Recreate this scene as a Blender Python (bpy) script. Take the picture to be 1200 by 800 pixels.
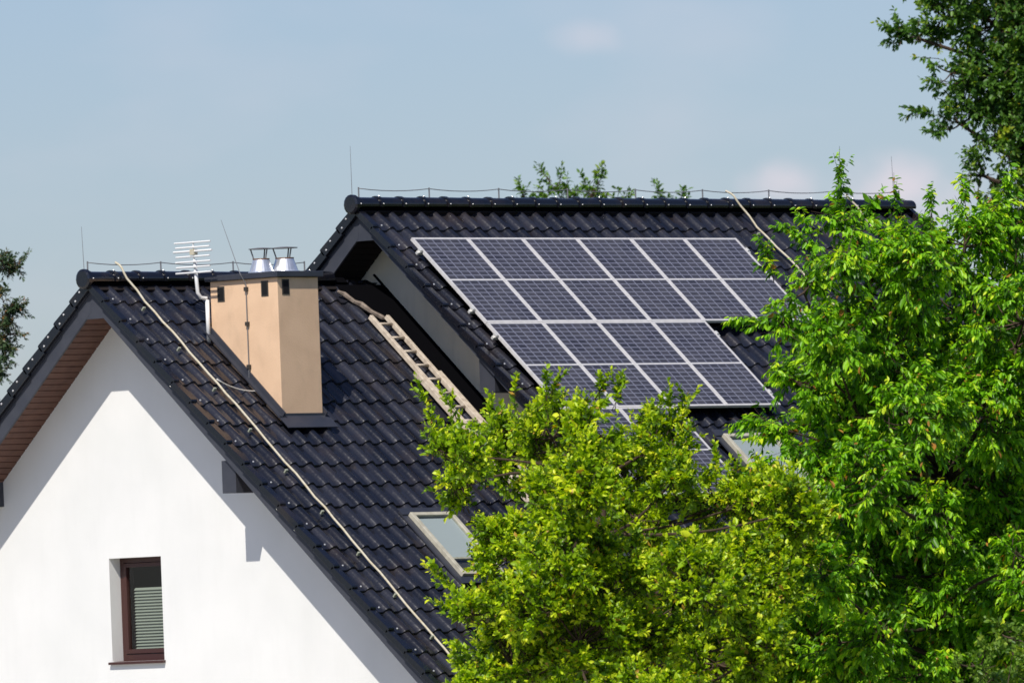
import bpy, bmesh, math, random
import numpy as np
from mathutils import Vector
for o in list(bpy.data.objects): bpy.data.objects.remove(o)
scene = bpy.context.scene
col = scene.collection
rad = math.radians
H = 9.0                      # height of the solar array's top left corner above the ground

# ------------------------------------------------------------------ camera, sky, sun, exposure
PHI, PITCH, ROLL, F = rad(45.83715), rad(1.68971), rad(2.20043), 13189.98
CAM = Vector((-100.8969961, -99.69331077, -5.54124975 + H))
fw = Vector((math.sin(PHI)*math.cos(PITCH), math.cos(PHI)*math.cos(PITCH), math.sin(PITCH)))
r0 = Vector((math.cos(PHI), -math.sin(PHI), 0)); u0 = r0.cross(fw)
RT = math.cos(ROLL)*r0 - math.sin(ROLL)*u0
UP = math.sin(ROLL)*r0 + math.cos(ROLL)*u0
cd = bpy.data.cameras.new('camera'); cam = bpy.data.objects.new('camera', cd); col.objects.link(cam)
from mathutils import Matrix
M = Matrix((( RT.x, UP.x, -fw.x, CAM.x), (RT.y, UP.y, -fw.y, CAM.y), (RT.z, UP.z, -fw.z, CAM.z), (0, 0, 0, 1)))
cam.matrix_world = M
cd.sensor_width = 36; cd.lens = F/1200*36; cd.clip_start = 1; cd.clip_end = 6000
cd.dof.use_dof = True; cd.dof.focus_distance = 139.0; cd.dof.aperture_fstop = 3.2
scene.camera = cam
try: scene.cycles.filter_width = 1.6
except Exception: pass

SUN = Vector((-.66, -.285, .89)).normalized()
elev = math.asin(SUN.z); azim = math.atan2(SUN.x, SUN.y)
w = bpy.data.worlds.new('World'); scene.world = w; w.use_nodes = True
nt = w.node_tree; nt.nodes.clear()
out = nt.nodes.new('ShaderNodeOutputWorld'); bg = nt.nodes.new('ShaderNodeBackground')
sky = nt.nodes.new('ShaderNodeTexSky'); sky.sky_type = 'NISHITA'; sky.sun_disc = False
sky.sun_elevation = elev; sky.sun_rotation = azim % (2*math.pi)
sky.altitude = 300; sky.air_density = 1.0; sky.dust_density = 0.6; sky.ozone_density = 3.0
bg.inputs['Strength'].default_value = 0.10
# thin summer cloud low in the sky, laid out by direction
tc = nt.nodes.new('ShaderNodeTexCoord'); mp = nt.nodes.new('ShaderNodeMapping'); mp.inputs['Scale'].default_value = (34, 34, 80)
ns = nt.nodes.new('ShaderNodeTexNoise'); ns.inputs['Scale'].default_value = 1.0; ns.inputs['Detail'].default_value = 4; ns.inputs['Roughness'].default_value = .5
rp = nt.nodes.new('ShaderNodeValToRGB'); rp.color_ramp.elements[0].position = .52; rp.color_ramp.elements[0].color = (0, 0, 0, 1)
rp.color_ramp.elements[1].position = .78; rp.color_ramp.elements[1].color = (.18, .18, .18, 1)
mx = nt.nodes.new('ShaderNodeMix'); mx.data_type = 'RGBA'
tint = nt.nodes.new('ShaderNodeMix'); tint.data_type = 'RGBA'; tint.blend_type = 'MULTIPLY'; tint.inputs[0].default_value = 1
tint.inputs[7].default_value = (.71, .732, .89, 1)
L = nt.links.new
L(tc.outputs['Generated'], mp.inputs['Vector']); L(mp.outputs[0], ns.inputs['Vector']); L(ns.outputs['Fac'], rp.inputs[0])
def blob(px, py, rx, rz, amount):
    d = (fw + RT*((px-600)/F) - UP*((py-400)/F)).normalized()
    a = nt.nodes.new('ShaderNodeVectorMath'); a.operation = 'SUBTRACT'; a.inputs[1].default_value = tuple(d); L(tc.outputs['Generated'], a.inputs[0])
    b = nt.nodes.new('ShaderNodeVectorMath'); b.operation = 'MULTIPLY'; b.inputs[1].default_value = (F/rx, F/rx, F/rz); L(a.outputs[0], b.inputs[0])
    n_ = nt.nodes.new('ShaderNodeTexNoise'); n_.inputs['Scale'].default_value = 230; n_.inputs['Detail'].default_value = 5; L(tc.outputs['Generated'], n_.inputs['Vector'])
    c = nt.nodes.new('ShaderNodeVectorMath'); c.operation = 'LENGTH'; L(b.outputs[0], c.inputs[0])
    e = nt.nodes.new('ShaderNodeMath'); e.operation = 'MULTIPLY_ADD'; e.inputs[1].default_value = 1.3; L(n_.outputs['Fac'], e.inputs[0]); L(c.outputs['Value'], e.inputs[2])
    g = nt.nodes.new('ShaderNodeMapRange'); g.interpolation_type = 'SMOOTHSTEP'; g.inputs[1].default_value = .55; g.inputs[2].default_value = 1.75; g.inputs[3].default_value = amount; g.inputs[4].default_value = 0
    L(e.outputs[0], g.inputs[0]); return g.outputs[0]
acc = rp.outputs[0]
for bb in ((1050, 225, 105, 60, .80), (925, 213, 62, 32, .60), (688, 42, 62, 28, .32), (790, 20, 60, 18, .10)):
    q_ = nt.nodes.new('ShaderNodeMath'); q_.operation = 'MAXIMUM'; L(acc, q_.inputs[0]); L(blob(*bb), q_.inputs[1]); acc = q_.outputs[0]
L(sky.outputs[0], tint.inputs[6]); L(tint.outputs[2], mx.inputs[6]); mx.inputs[7].default_value = (7.2, 6.6, 7.2, 1)
L(acc, mx.inputs[0]); L(mx.outputs[2], bg.inputs['Color']); L(bg.outputs[0], out.inputs['Surface'])
ld = bpy.data.lights.new('sun', 'SUN'); ld.energy = 4.4; ld.angle = rad(.53); ld.color = (1.0, .945, .86)
lo = bpy.data.objects.new('sun', ld); col.objects.link(lo); lo.location = (-20, -10, 40)
lo.rotation_euler = SUN.to_track_quat('Z', 'Y').to_euler()
vs = scene.view_settings; vs.view_transform = 'Standard'; vs.look = 'None'; vs.gamma = 1; vs.exposure = 0.12
try: vs.use_curve_mapping = False
except Exception: pass

def at(px, py, k):
    """point on the sight line of a photo position, k times as far as the house"""
    d = fw + RT*((px-600)/F) - UP*((py-400)/F)
    return CAM + d*(141.9*k)

# ------------------------------------------------------------------ materials
def mat(name, base, rough=.6, spec=.5, metal=0, noise=None, bump=None, coat=0):
    m = bpy.data.materials.new(name); m.use_nodes = True; t = m.node_tree; b = t.nodes['Principled BSDF']
    b.inputs['Base Color'].default_value = (*base, 1); b.inputs['Roughness'].default_value = rough
    b.inputs['Specular IOR Level'].default_value = spec; b.inputs['Metallic'].default_value = metal
    b.inputs['Coat Weight'].default_value = coat
    tcn = t.nodes.new('ShaderNodeTexCoord')
    if noise:
        sc, other, lo_, hi_ = noise[:4]
        n = t.nodes.new('ShaderNodeTexNoise'); n.inputs['Scale'].default_value = sc; n.inputs['Detail'].default_value = 6
        r = t.nodes.new('ShaderNodeMapRange'); r.inputs[1].default_value = lo_; r.inputs[2].default_value = hi_
        mi = t.nodes.new('ShaderNodeMix'); mi.data_type = 'RGBA'
        mi.inputs[6].default_value = (*base, 1); mi.inputs[7].default_value = (*other, 1)
        t.links.new(tcn.outputs['Object'], n.inputs['Vector']); t.links.new(n.outputs['Fac'], r.inputs[0])
        t.links.new(r.outputs[0], mi.inputs[0]); t.links.new(mi.outputs[2], b.inputs['Base Color'])
    if bump:
        n = t.nodes.new('ShaderNodeTexNoise'); n.inputs['Scale'].default_value = bump[0]; n.inputs['Detail'].default_value = 5
        bp = t.nodes.new('ShaderNodeBump'); bp.inputs['Strength'].default_value = bump[1]; bp.inputs['Distance'].default_value = bump[2]
        t.links.new(tcn.outputs['Object'], n.inputs['Vector']); t.links.new(n.outputs['Fac'], bp.inputs['Height'])
        t.links.new(bp.outputs[0], b.inputs['Normal'])
    return m
MT = dict(
 white=mat('white_render', (.775, .775, .755), .9, .2, noise=(1.1, (.715, .72, .70), .35, .75), bump=(60, .25, .004)),
 beige=mat('beige_render', (.78, .70, .54), .9, .2, noise=(2.3, (.70, .63, .48), .35, .7), bump=(60, .3, .004)),
 chim=mat('peach_render', (.76, .525, .345), .9, .2, noise=(3.1, (.69, .47, .305), .4, .75), bump=(50, .35, .005)),
 anthr=mat('anthracite_metal', (.030, .034, .048), .42, .5, noise=(5, (.045, .047, .06), .4, .8)),
 fascia=mat('anthracite_board', (.040, .044, .058), .55, .4, noise=(4, (.055, .058, .072), .4, .8)),
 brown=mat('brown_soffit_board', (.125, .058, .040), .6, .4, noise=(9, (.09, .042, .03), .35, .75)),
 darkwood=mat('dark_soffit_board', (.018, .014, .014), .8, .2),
 frame=mat('brown_window_frame', (.055, .020, .016), .4, .5, noise=(12, (.055, .02, .018), .35, .7)),
 alu=mat('aluminium_frame', (.78, .75, .73), .42, .5, metal=.25, noise=(14, (.66, .64, .62), .4, .75)),
 rail=mat('aluminium_rail', (.75, .74, .70), .35, .5, metal=.4),
 steel=mat('galvanised_steel', (.86, .87, .90), .34, .5, metal=.75, noise=(18, (.70, .71, .74), .4, .7)),
 rust=mat('rusty_rim', (.28, .14, .08), .7, .3, noise=(30, (.15, .08, .05), .4, .7)),
 dull=mat('dull_wire', (.22, .22, .23), .5, .5, metal=.3),
 cream=mat('cream_conduit', (.58, .54, .43), .55, .4, noise=(22, (.48, .41, .27), .35, .7)),
 clip=mat('plastic_clip', (.34, .36, .28), .5, .4),
 ladder=mat('ladder_metal', (.66, .57, .46), .5, .4, noise=(16, (.45, .37, .29), .35, .7)),
 whitepl=mat('white_pipe', (.80, .80, .79), .4, .5),
 skyfr=mat('skylight_frame', (.50, .47, .38), .45, .5, noise=(12, (.38, .35, .27), .4, .7)),
 hole=mat('vent_black', (.012, .012, .013), .8, .2),
 ventfr=mat('vent_frame', (.05, .045, .04), .6, .3),
 blind=mat('window_blind', (.33, .35, .29), .7, .3),
 skyblind=mat('skylight_blind', (.55, .58, .57), .35, .5),
 room=mat('room_dark', (.06, .06, .06), .9, .1),
 screw_glint=mat('screw_glint_metal', (.75, .74, .72), .3, .5, metal=.6),
 bark=mat('bark', (.085, .058, .040), .9, .2, noise=(8, (.05, .035, .025), .3, .7), bump=(14, .6, .02)),
 bounce=mat('pale_bounce_ground', (.50, .48, .43), .95, .1, noise=(.5, (.42, .40, .35), .35, .7), bump=(30, .6, .02)),  # unseen ground, kept pale to throw light back up
 grass=mat('grass_ground', (.045, .075, .018), .95, .1, noise=(.4, (.07, .085, .025), .35, .7), bump=(6, .6, .05)),
 shade=mat('shade_black', (.004, .004, .005), 1, 0),  # near-black colour that stands in for shade on the roofs
 sunlit=mat('sunlit_tile_paint', (.33, .27, .22), .9, .1, noise=(14, (.14, .11, .09), .3, .7), bump=(20, .5, .01)),  # sunlight on brownish tiles, put into the colour
)
def streaks(m, dark, amount, sx=5.0, sz=.5):
    t = m.node_tree; b = t.nodes['Principled BSDF']; src = b.inputs['Base Color'].links[0].from_socket
    tc_ = t.nodes.new('ShaderNodeTexCoord'); mp_ = t.nodes.new('ShaderNodeMapping'); mp_.inputs['Scale'].default_value = (sx, sx, sz)
    n = t.nodes.new('ShaderNodeTexNoise'); n.inputs['Scale'].default_value = 1; n.inputs['Detail'].default_value = 7; n.inputs['Roughness'].default_value = .65
    r = t.nodes.new('ShaderNodeMapRange'); r.inputs[1].default_value = .50; r.inputs[2].default_value = .78; r.inputs[4].default_value = amount
    mi = t.nodes.new('ShaderNodeMix'); mi.data_type = 'RGBA'; mi.inputs[7].default_value = (*dark, 1)
    t.links.new(tc_.outputs['Object'], mp_.inputs['Vector']); t.links.new(mp_.outputs[0], n.inputs['Vector']); t.links.new(n.outputs['Fac'], r.inputs[0])
    t.links.new(r.outputs[0], mi.inputs[0]); t.links.new(src, mi.inputs[6]); t.links.new(mi.outputs[2], b.inputs['Base Color'])
streaks(MT['white'], (.55, .55, .52), .13, 3.0, .5); streaks(MT['chim'], (.40, .29, .20), .30, 4.0, 2.0); streaks(MT['beige'], (.40, .37, .30), .4)
streaks(MT['alu'], (.50, .48, .45), .5, 6, 6); streaks(MT['skyfr'], (.24, .23, .19), .6, 9, 9)
def tile_material():
    m = bpy.data.materials.new('glazed_dark_tile'); m.use_nodes = True; t = m.node_tree; b = t.nodes['Principled BSDF']
    at_ = t.nodes.new('ShaderNodeAttribute'); at_.attribute_name = 'tint'
    tc_ = t.nodes.new('ShaderNodeTexCoord')
    n = t.nodes.new('ShaderNodeTexNoise'); n.inputs['Scale'].default_value = 2.2; n.inputs['Detail'].default_value = 8
    n2 = t.nodes.new('ShaderNodeTexNoise'); n2.inputs['Scale'].default_value = 30; n2.inputs['Detail'].default_value = 4
    a = t.nodes.new('ShaderNodeMix'); a.data_type = 'RGBA'; a.inputs[6].default_value = (.006, .007, .012, 1); a.inputs[7].default_value = (.022, .023, .032, 1)
    c = t.nodes.new('ShaderNodeMix'); c.data_type = 'RGBA'; c.inputs[7].default_value = (.045, .032, .026, 1)
    r = t.nodes.new('ShaderNodeMapRange'); r.inputs[1].default_value = .52; r.inputs[2].default_value = .85; r.inputs[4].default_value = .7
    rr = t.nodes.new('ShaderNodeMapRange'); rr.inputs[1].default_value = .3; rr.inputs[2].default_value = .7; rr.inputs[3].default_value = .15; rr.inputs[4].default_value = .29
    l = t.links.new
    l(at_.outputs['Fac'], a.inputs[0]); l(tc_.outputs['Object'], n.inputs['Vector']); l(tc_.outputs['Object'], n2.inputs['Vector'])
    l(n.outputs['Fac'], r.inputs[0]); l(r.outputs[0], c.inputs[0]); l(a.outputs[2], c.inputs[6]); l(c.outputs[2], b.inputs['Base Color'])
    l(n2.outputs['Fac'], rr.inputs[0]); l(rr.outputs[0], b.inputs['Roughness'])
    b.inputs['Specular IOR Level'].default_value = .7
    return m
MT['tile'] = tile_material()
def cell_material():
    m = bpy.data.materials.new('solar_cells'); m.use_nodes = True; t = m.node_tree; b = t.nodes['Principled BSDF']; l = t.links.new
    uv = t.nodes.new('ShaderNodeUVMap'); uv.uv_map = 'cells'; sp = t.nodes.new('ShaderNodeSeparateXYZ'); l(uv.outputs[0], sp.inputs[0])
    def line(sock, width):
        f = t.nodes.new('ShaderNodeMath'); f.operation = 'FRACT'; l(sock, f.inputs[0])
        s = t.nodes.new('ShaderNodeMath'); s.operation = 'SUBTRACT'; s.inputs[1].default_value = .5; l(f.outputs[0], s.inputs[0])
        a_ = t.nodes.new('ShaderNodeMath'); a_.operation = 'ABSOLUTE'; l(s.outputs[0], a_.inputs[0])
        g = t.nodes.new('ShaderNodeMath'); g.operation = 'GREATER_THAN'; g.inputs[1].default_value = .5-width; l(a_.outputs[0], g.inputs[0])
        return g.outputs[0]
    a1 = line(sp.outputs[0], .055); a2 = line(sp.outputs[1], .085)
    mxn = t.nodes.new('ShaderNodeMath'); mxn.operation = 'MAXIMUM'; l(a1, mxn.inputs[0]); l(a2, mxn.inputs[1])
    wn = t.nodes.new('ShaderNodeTexWhiteNoise'); fl = t.nodes.new('ShaderNodeVectorMath'); fl.operation = 'FLOOR'; l(uv.outputs[0], fl.inputs[0]); l(fl.outputs[0], wn.inputs['Vector'])
    c1 = t.nodes.new('ShaderNodeMix'); c1.data_type = 'RGBA'; c1.inputs[6].default_value = (.031, .031, .042, 1); c1.inputs[7].default_value = (.050, .049, .063, 1); l(wn.outputs['Value'], c1.inputs[0])
    c2 = t.nodes.new('ShaderNodeMix'); c2.data_type = 'RGBA'; c2.inputs[7].default_value = (.195, .20, .26, 1); l(mxn.outputs[0], c2.inputs[0]); l(c1.outputs[2], c2.inputs[6])
    tcd = t.nodes.new('ShaderNodeTexCoord'); nd = t.nodes.new('ShaderNodeTexNoise'); nd.inputs['Scale'].default_value = 2.4; nd.inputs['Detail'].default_value = 6; l(tcd.outputs['Object'], nd.inputs['Vector'])
    rd_ = t.nodes.new('ShaderNodeMapRange'); rd_.inputs[1].default_value = .35; rd_.inputs[2].default_value = .8; rd_.inputs[4].default_value = .16; l(nd.outputs['Fac'], rd_.inputs[0])
    c3 = t.nodes.new('ShaderNodeMix'); c3.data_type = 'RGBA'; c3.inputs[7].default_value = (.24, .23, .23, 1); l(rd_.outputs[0], c3.inputs[0]); l(c2.outputs[2], c3.inputs[6])
    l(c3.outputs[2], b.inputs['Base Color']); b.inputs['Roughness'].default_value = .16; b.inputs['Specular IOR Level'].default_value = .5
    return m
MT['cells'] = cell_material()
def glass_material():
    m = bpy.data.materials.new('window_glass'); m.use_nodes = True; t = m.node_tree; t.nodes.clear()
    o = t.nodes.new('ShaderNodeOutputMaterial'); g = t.nodes.new('ShaderNodeBsdfGlossy'); g.inputs['Roughness'].default_value = .03
    tr = t.nodes.new('ShaderNodeBsdfTransparent'); tr.inputs[0].default_value = (.80, .84, .84, 1); fr = t.nodes.new('ShaderNodeLayerWeight'); fr.inputs[0].default_value = .5
    pw = t.nodes.new('ShaderNodeMath'); pw.operation = 'POWER'; pw.inputs[1].default_value = 5
    ad = t.nodes.new('ShaderNodeMath'); ad.operation = 'MULTIPLY_ADD'; ad.inputs[1].default_value = .9; ad.inputs[2].default_value = .07
    mi = t.nodes.new('ShaderNodeMixShader'); t.links.new(fr.outputs['Facing'], pw.inputs[0]); t.links.new(pw.outputs[0], ad.inputs[0]); t.links.new(ad.outputs[0], mi.inputs[0])
    t.links.new(tr.outputs[0], mi.inputs[1]); t.links.new(g.outputs[0], mi.inputs[2]); t.links.new(mi.outputs[0], o.inputs[0])
    return m
MT['glass'] = glass_material()
def leaf_material(name, stops, trans=.32, rough=.42):
    m = bpy.data.materials.new(name); m.use_nodes = True; t = m.node_tree; b = t.nodes['Principled BSDF']; o = t.nodes['Material Output']; l = t.links.new
    a = t.nodes.new('ShaderNodeAttribute'); a.attribute_name = 'tint'
    r = t.nodes.new('ShaderNodeValToRGB'); e = r.color_ramp.elements
    e[0].position = stops[0][0]; e[0].color = (*stops[0][1], 1); e[1].position = stops[-1][0]; e[1].color = (*stops[-1][1], 1)
    for p, c in stops[1:-1]: q = e.new(p); q.color = (*c, 1)
    l(a.outputs['Fac'], r.inputs[0]); l(r.outputs[0], b.inputs['Base Color'])
    b.inputs['Roughness'].default_value = rough; b.inputs['Specular IOR Level'].default_value = .4
    tl = t.nodes.new('ShaderNodeBsdfTranslucent'); hs = t.nodes.new('ShaderNodeHueSaturation'); hs.inputs['Value'].default_value = 1.6; hs.inputs['Saturation'].default_value = 1.1
    l(r.outputs[0], hs.inputs['Color']); l(hs.outputs[0], tl.inputs[0])
    mi = t.nodes.new('ShaderNodeMixShader'); mi.inputs[0].default_value = trans; l(b.outputs[0], mi.inputs[1]); l(tl.outputs[0], mi.inputs[2]); l(mi.outputs[0], o.inputs[0])
    return m
MT['pear'] = leaf_material('pear_leaf', [(0, (.05, .12, .004)), (.35, (.225, .39, .006)), (.70, (.51, .66, .012)), (.97, (.72, .76, .04)), (1, (.50, .30, .05))])
MT['cherry'] = leaf_material('cherry_leaf', [(0, (.045, .13, .005)), (.4, (.18, .44, .009)), (.75, (.40, .66, .015)), (.97, (.64, .74, .03)), (1, (.42, .20, .04))])
MT['oak'] = leaf_material('oak_leaf', [(0, (.05, .13, .025)), (.6, (.13, .26, .03)), (.93, (.28, .38, .04)), (1, (.42, .42, .02))])
MT['ash'] = leaf_material('ash_leaf', [(0, (.08, .18, .02)), (.7, (.15, .28, .03)), (1, (.26, .36, .04))])
MT['needle'] = leaf_material('spruce_needle', [(0, (.035, .075, .03)), (.55, (.07, .12, .045)), (.75, (.12, .13, .05)), (1, (.30, .14, .05))], trans=.15)
MT['shrub'] = leaf_material('shrub_leaf', [(0, (.08, .17, .02)), (.6, (.19, .32, .035)), (1, (.36, .46, .06))])

# ------------------------------------------------------------------ helpers
ORG = {}
def org(p):
    return ORG.get(p.name, Vector((0, 0, 0))) if p else Vector((0, 0, 0))
def tag(o, label, cat, group=None, kind=None):
    if label: o['label'] = label
    if cat: o['category'] = cat
    if group: o['group'] = group
    if kind: o['kind'] = kind
    return o
def empty(name, loc, label, cat, group=None):
    o = bpy.data.objects.new(name, None); col.objects.link(o); o.location = loc; o.empty_display_size = .3
    ORG[o.name] = Vector(loc); return tag(o, label, cat, group)
class MB:
    def __init__(s): s.v = []; s.f = []
    def poly(s, pts, faces):
        b = len(s.v); s.v += [tuple(p) for p in pts]; s.f += [tuple(b+i for i in f) for f in faces]; return s
    def hexa(s, p):     # 8 points: bottom ring, top ring
        return s.poly(p, [(3,2,1,0),(4,5,6,7),(0,1,5,4),(1,2,6,5),(2,3,7,6),(3,0,4,7)])
    def box(s, x0, x1, y0, y1, z0, z1):
        return s.hexa([(x0,y0,z0),(x1,y0,z0),(x1,y1,z0),(x0,y1,z0),(x0,y0,z1),(x1,y0,z1),(x1,y1,z1),(x0,y1,z1)])
    def prism(s, yz, x0, x1):
        n = len(yz); pts = [(x0, y, z) for y, z in yz] + [(x1, y, z) for y, z in yz]
        return s.poly(pts, [tuple(range(n)), tuple(range(2*n-1, n-1, -1))] + [(i, i+n, (i+1) % n + n, (i+1) % n) for i in range(n)])
    def tube(s, pts, rads, n=8, cap=True):
        pts = [Vector(p) for p in pts]; rads = rads if hasattr(rads, '__len__') else [rads]*len(pts)
        b = len(s.v); prev = None
        for i, p in enumerate(pts):
            d = (pts[min(i+1, len(pts)-1)] - pts[max(i-1, 0)]).normalized()
            ref = Vector((0, 0, 1)) if abs(d.z) < .9 else Vector((1, 0, 0))
            if prev is not None: a = (prev - d*prev.dot(d)).normalized()
            else: a = d.cross(ref).normalized()
            prev = a; c = d.cross(a)
            for k in range(n):
                q = p + (a*math.cos(2*math.pi*k/n) + c*math.sin(2*math.pi*k/n))*rads[i]; s.v.append(tuple(q))
        for i in range(len(pts)-1):
            for k in range(n):
                s.f.append((b+i*n+k, b+i*n+(k+1) % n, b+(i+1)*n+(k+1) % n, b+(i+1)*n+k))
        if cap: s.f.append(tuple(b+k for k in range(n))[::-1]); s.f.append(tuple(b+(len(pts)-1)*n+k for k in range(n)))
        return s
    def build(s, name, m, parent=None, smooth=False, bevel=0):
        o_ = org(parent) if parent else Vector((0, 0, 0))
        me = bpy.data.meshes.new(name); me.from_pydata([(x-o_.x, y-o_.y, z-o_.z) for x, y, z in s.v], [], s.f); me.update()
        bm = bmesh.new(); bm.from_mesh(me); bmesh.ops.recalc_face_normals(bm, faces=bm.faces); bm.to_mesh(me); bm.free()
        if smooth: me.polygons.foreach_set('use_smooth', [True]*len(me.polygons))
        me.materials.append(m); o = bpy.data.objects.new(name, me); col.objects.link(o)
        if parent: o.parent = parent; ORG[o.name] = o_
        if bevel:
            bv = o.modifiers.new('bevel', 'BEVEL'); bv.width = bevel; bv.segments = 2; bv.limit_method = 'ANGLE'
        return o
def arr_mesh(name, V, Fq, m, parent=None, tint=None, smooth=False):
    """fast mesh from numpy: V (n,3), Fq (m,4)"""
    o_ = np.array(org(parent)) if parent else np.zeros(3)
    me = bpy.data.meshes.new(name); V = V - o_
    me.vertices.add(len(V)); me.vertices.foreach_set('co', V.astype(np.float32).ravel())
    k = Fq.shape[1]
    me.loops.add(Fq.size); me.loops.foreach_set('vertex_index', Fq.astype(np.int32).ravel())
    me.polygons.add(len(Fq)); me.polygons.foreach_set('loop_start', (np.arange(len(Fq))*k).astype(np.int32))
    me.polygons.foreach_set('loop_total', np.full(len(Fq), k, np.int32))
    if smooth: me.polygons.foreach_set('use_smooth', np.ones(len(Fq), bool))
    me.update(calc_edges=True)
    if tint is not None:
        a = me.attributes.new('tint', 'FLOAT', 'POINT'); a.data.foreach_set('value', tint.astype(np.float32))
    me.materials.append(m); o = bpy.data.objects.new(name, me); col.objects.link(o)
    if parent: o.parent = parent; ORG[o.name] = org(parent)
    return o

# ------------------------------------------------------------------ ground
g = MB(); g.poly([(-3000, -3000, 0), (3000, -3000, 0), (3000, 3000, 0), (-3000, 3000, 0)], [(0, 1, 2, 3)])
tag(g.build('ground', MT['grass']), None, None, kind='structure')
g = MB(); g.box(-60, -3.9, -14, 45, -.05, .004); g.box(-60, -14, -50, -14, -.05, .0035); tag(g.build('bounce_ground', MT['bounce']), None, None, kind='structure')  # unseen pale ground added to bounce light onto the shaded gable wall

# ------------------------------------------------------------------ roofs
TH = rad(41.68607); CT, ST, TT = math.cos(TH), math.sin(TH), math.tan(TH)
PITCHU, PITCHS = .262, .396
class Roof:
    def __init__(s, ry, rz, x0, x1, s0, rows): s.ry, s.rz, s.x0, s.x1, s.s0, s.rows = ry, rz + H, x0, x1, s0, rows
    def P(s, u, sl, h, q=-1):   # u along the ridge, sl down the slope, h off the slope; q -1 front, +1 back
        return Vector((u, s.ry + q*(sl*CT + h*ST), s.rz - sl*ST + h*CT))
    def tiles(s, parent, seed, holes=()):
        rng = np.random.default_rng(seed)
        ncol = int(round((s.x1-s.x0)/PITCHU)); pu = (s.x1-s.x0)/ncol; K = 10
        uu = np.arange(ncol*K+1)/K
        ph = uu - np.floor(uu)
        wave = np.where(ph < .56, np.sin(np.pi*ph/.56)**.85, -.10*np.sin(np.pi*(ph-.56)/.44))
        for q in (-1, 1):
            Vs = []; Fs = []; Ts = []; base = 0
            for i in range(s.rows):
                a = s.s0 + i*PITCHS; e = a + PITCHS + .035
                jit = rng.normal(0, .0008, ncol+1)[np.minimum(uu.astype(int), ncol)]
                jn = rng.normal(0, .004, ncol+1)[np.minimum(uu.astype(int), ncol)]
                tn = rng.random(ncol+1)[np.minimum(uu.astype(int), ncol)]
                prof = []
                for sl, lift, amp in ((a, -.034, 1), (a+.18, -.018, 1), (e-.022, -.001, 1), (e-.004, -.004, .98), (e, -.013, .93), (e-.002, -.040, .9), (e-.03, -.044, .9)):
                    h = -.052 + wave*.052*amp + lift + jit
                    sl_ = sl + (jn if sl > a+.3 else 0)
                    u = s.x0 + uu*pu
                    yy = s.ry + q*(sl_*CT + h*ST); zz = s.rz - sl_*ST + h*CT
                    prof.append(np.stack([u, yy+0*u, zz+0*u], 1))
                n = len(uu)
                for pr in prof: Vs.append(pr); Ts.append(tn)
                for r_ in range(len(prof) if i < s.rows-1 else len(prof)-1):
                    idx = base + r_*n + np.arange(n-1)
                    quad = np.stack([idx, idx+1, idx+n+1, idx+n], 1) if q == 1 else np.stack([idx, idx+n, idx+n+1, idx+1], 1)
                    Fs.append(quad)
                base += n*len(prof)
            V = np.concatenate(Vs); Fq = np.concatenate(Fs); T = np.concatenate(Ts)
            o = arr_mesh('roof_slope', V, Fq, MT['tile'], parent, T, smooth=True)
            try: o.data.set_sharp_from_angle(angle=rad(50))
            except Exception: pass
    def slab(s, mb, xa, xb, s0, s1, h0, h1, q):
        mb.hexa([s.P(xa, s0, h0, q), s.P(xb, s0, h0, q), s.P(xb, s1, h0, q), s.P(xa, s1, h0, q),
                 s.P(xa, s0, h1, q), s.P(xb, s0, h1, q), s.P(xb, s1, h1, q), s.P(xa, s1, h1, q)])
    def soffit(s, parent, m, xa, xb, h_, n):
        for q in (-1, 1):
            h = h_[0] if q == -1 else h_[1]
            prof = []
            for i in range(n):
                a = .06+i*.107; prof += [(a, h), (a+.093, h), (a+.095, h+.014), (a+.105, h+.014)]
            mb = MB(); k = len(prof)
            mb.poly([s.P(xa, a, b, q) for a, b in prof]+[s.P(xb, a, b, q) for a, b in prof], [(i, i+1, i+1+k, i+k) for i in range(k-1)])
            mb.build('soffit', m, parent)
    def rake(s, mb, xa, xb, v0, v1_, s_end):
        """board on a rake between vertical drops v0..v1 below the tile plane, both slopes, mitred at the ridge"""
        dy = s_end*CT; dz = s_end*ST
        for q in (-1, 1):
            y1 = s.ry + q*dy; v1 = v1_[0 if q == -1 else 1] if isinstance(v1_, tuple) else v1_
            mb.prism([(s.ry, s.rz-v0), (s.ry, s.rz-v1), (y1, s.rz-v1-dz), (y1, s.rz-v0-dz)], xa, xb)
    def verge(s, parent, xo, xi, side, nback, nfront):
        for q in (-1, 1):
            v = MB()
            for i in range(s.rows):
                a = s.s0 + i*PITCHS; e = a + PITCHS + .03; lo_ = -.115 if q == 1 else -.075
                pts = [(a, -.02), (e-.02, .012), (e, .002), (e, lo_+.03), (e-.03, lo_), (a, lo_-.02)]
                n = len(pts); P = [s.P(xo, p, h, q) for p, h in pts] + [s.P(xi, p, h, q) for p, h in pts]
                v.poly(P, [tuple(range(n)), tuple(range(2*n-1, n-1, -1))] + [(k, k+n, (k+1) % n+n, (k+1) % n) for k in range(n)])
            o = v.build('verge_tile_edge', MT['tile'], parent, bevel=.004)
            if q == 1:
                for i in range(nback):
                    a = s.s0 + i*PITCHS
                    for f_, h_ in ((.20, -.045), (.33, -.075)): stud('screw_glint', s.P(xo-.001*side, a+f_, h_, q), Vector((-side, 0, 0)), .0135, o)
            else:
                for i in range(nfront):
                    stud('screw_glint', s.P(xi+.05*side, s.s0+(i+1)*PITCHS+.022, .004, q), Vector((-.3*side, -.8, .5)), .012, o)  # bright stud standing in for the sun glint on each tile nose
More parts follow.
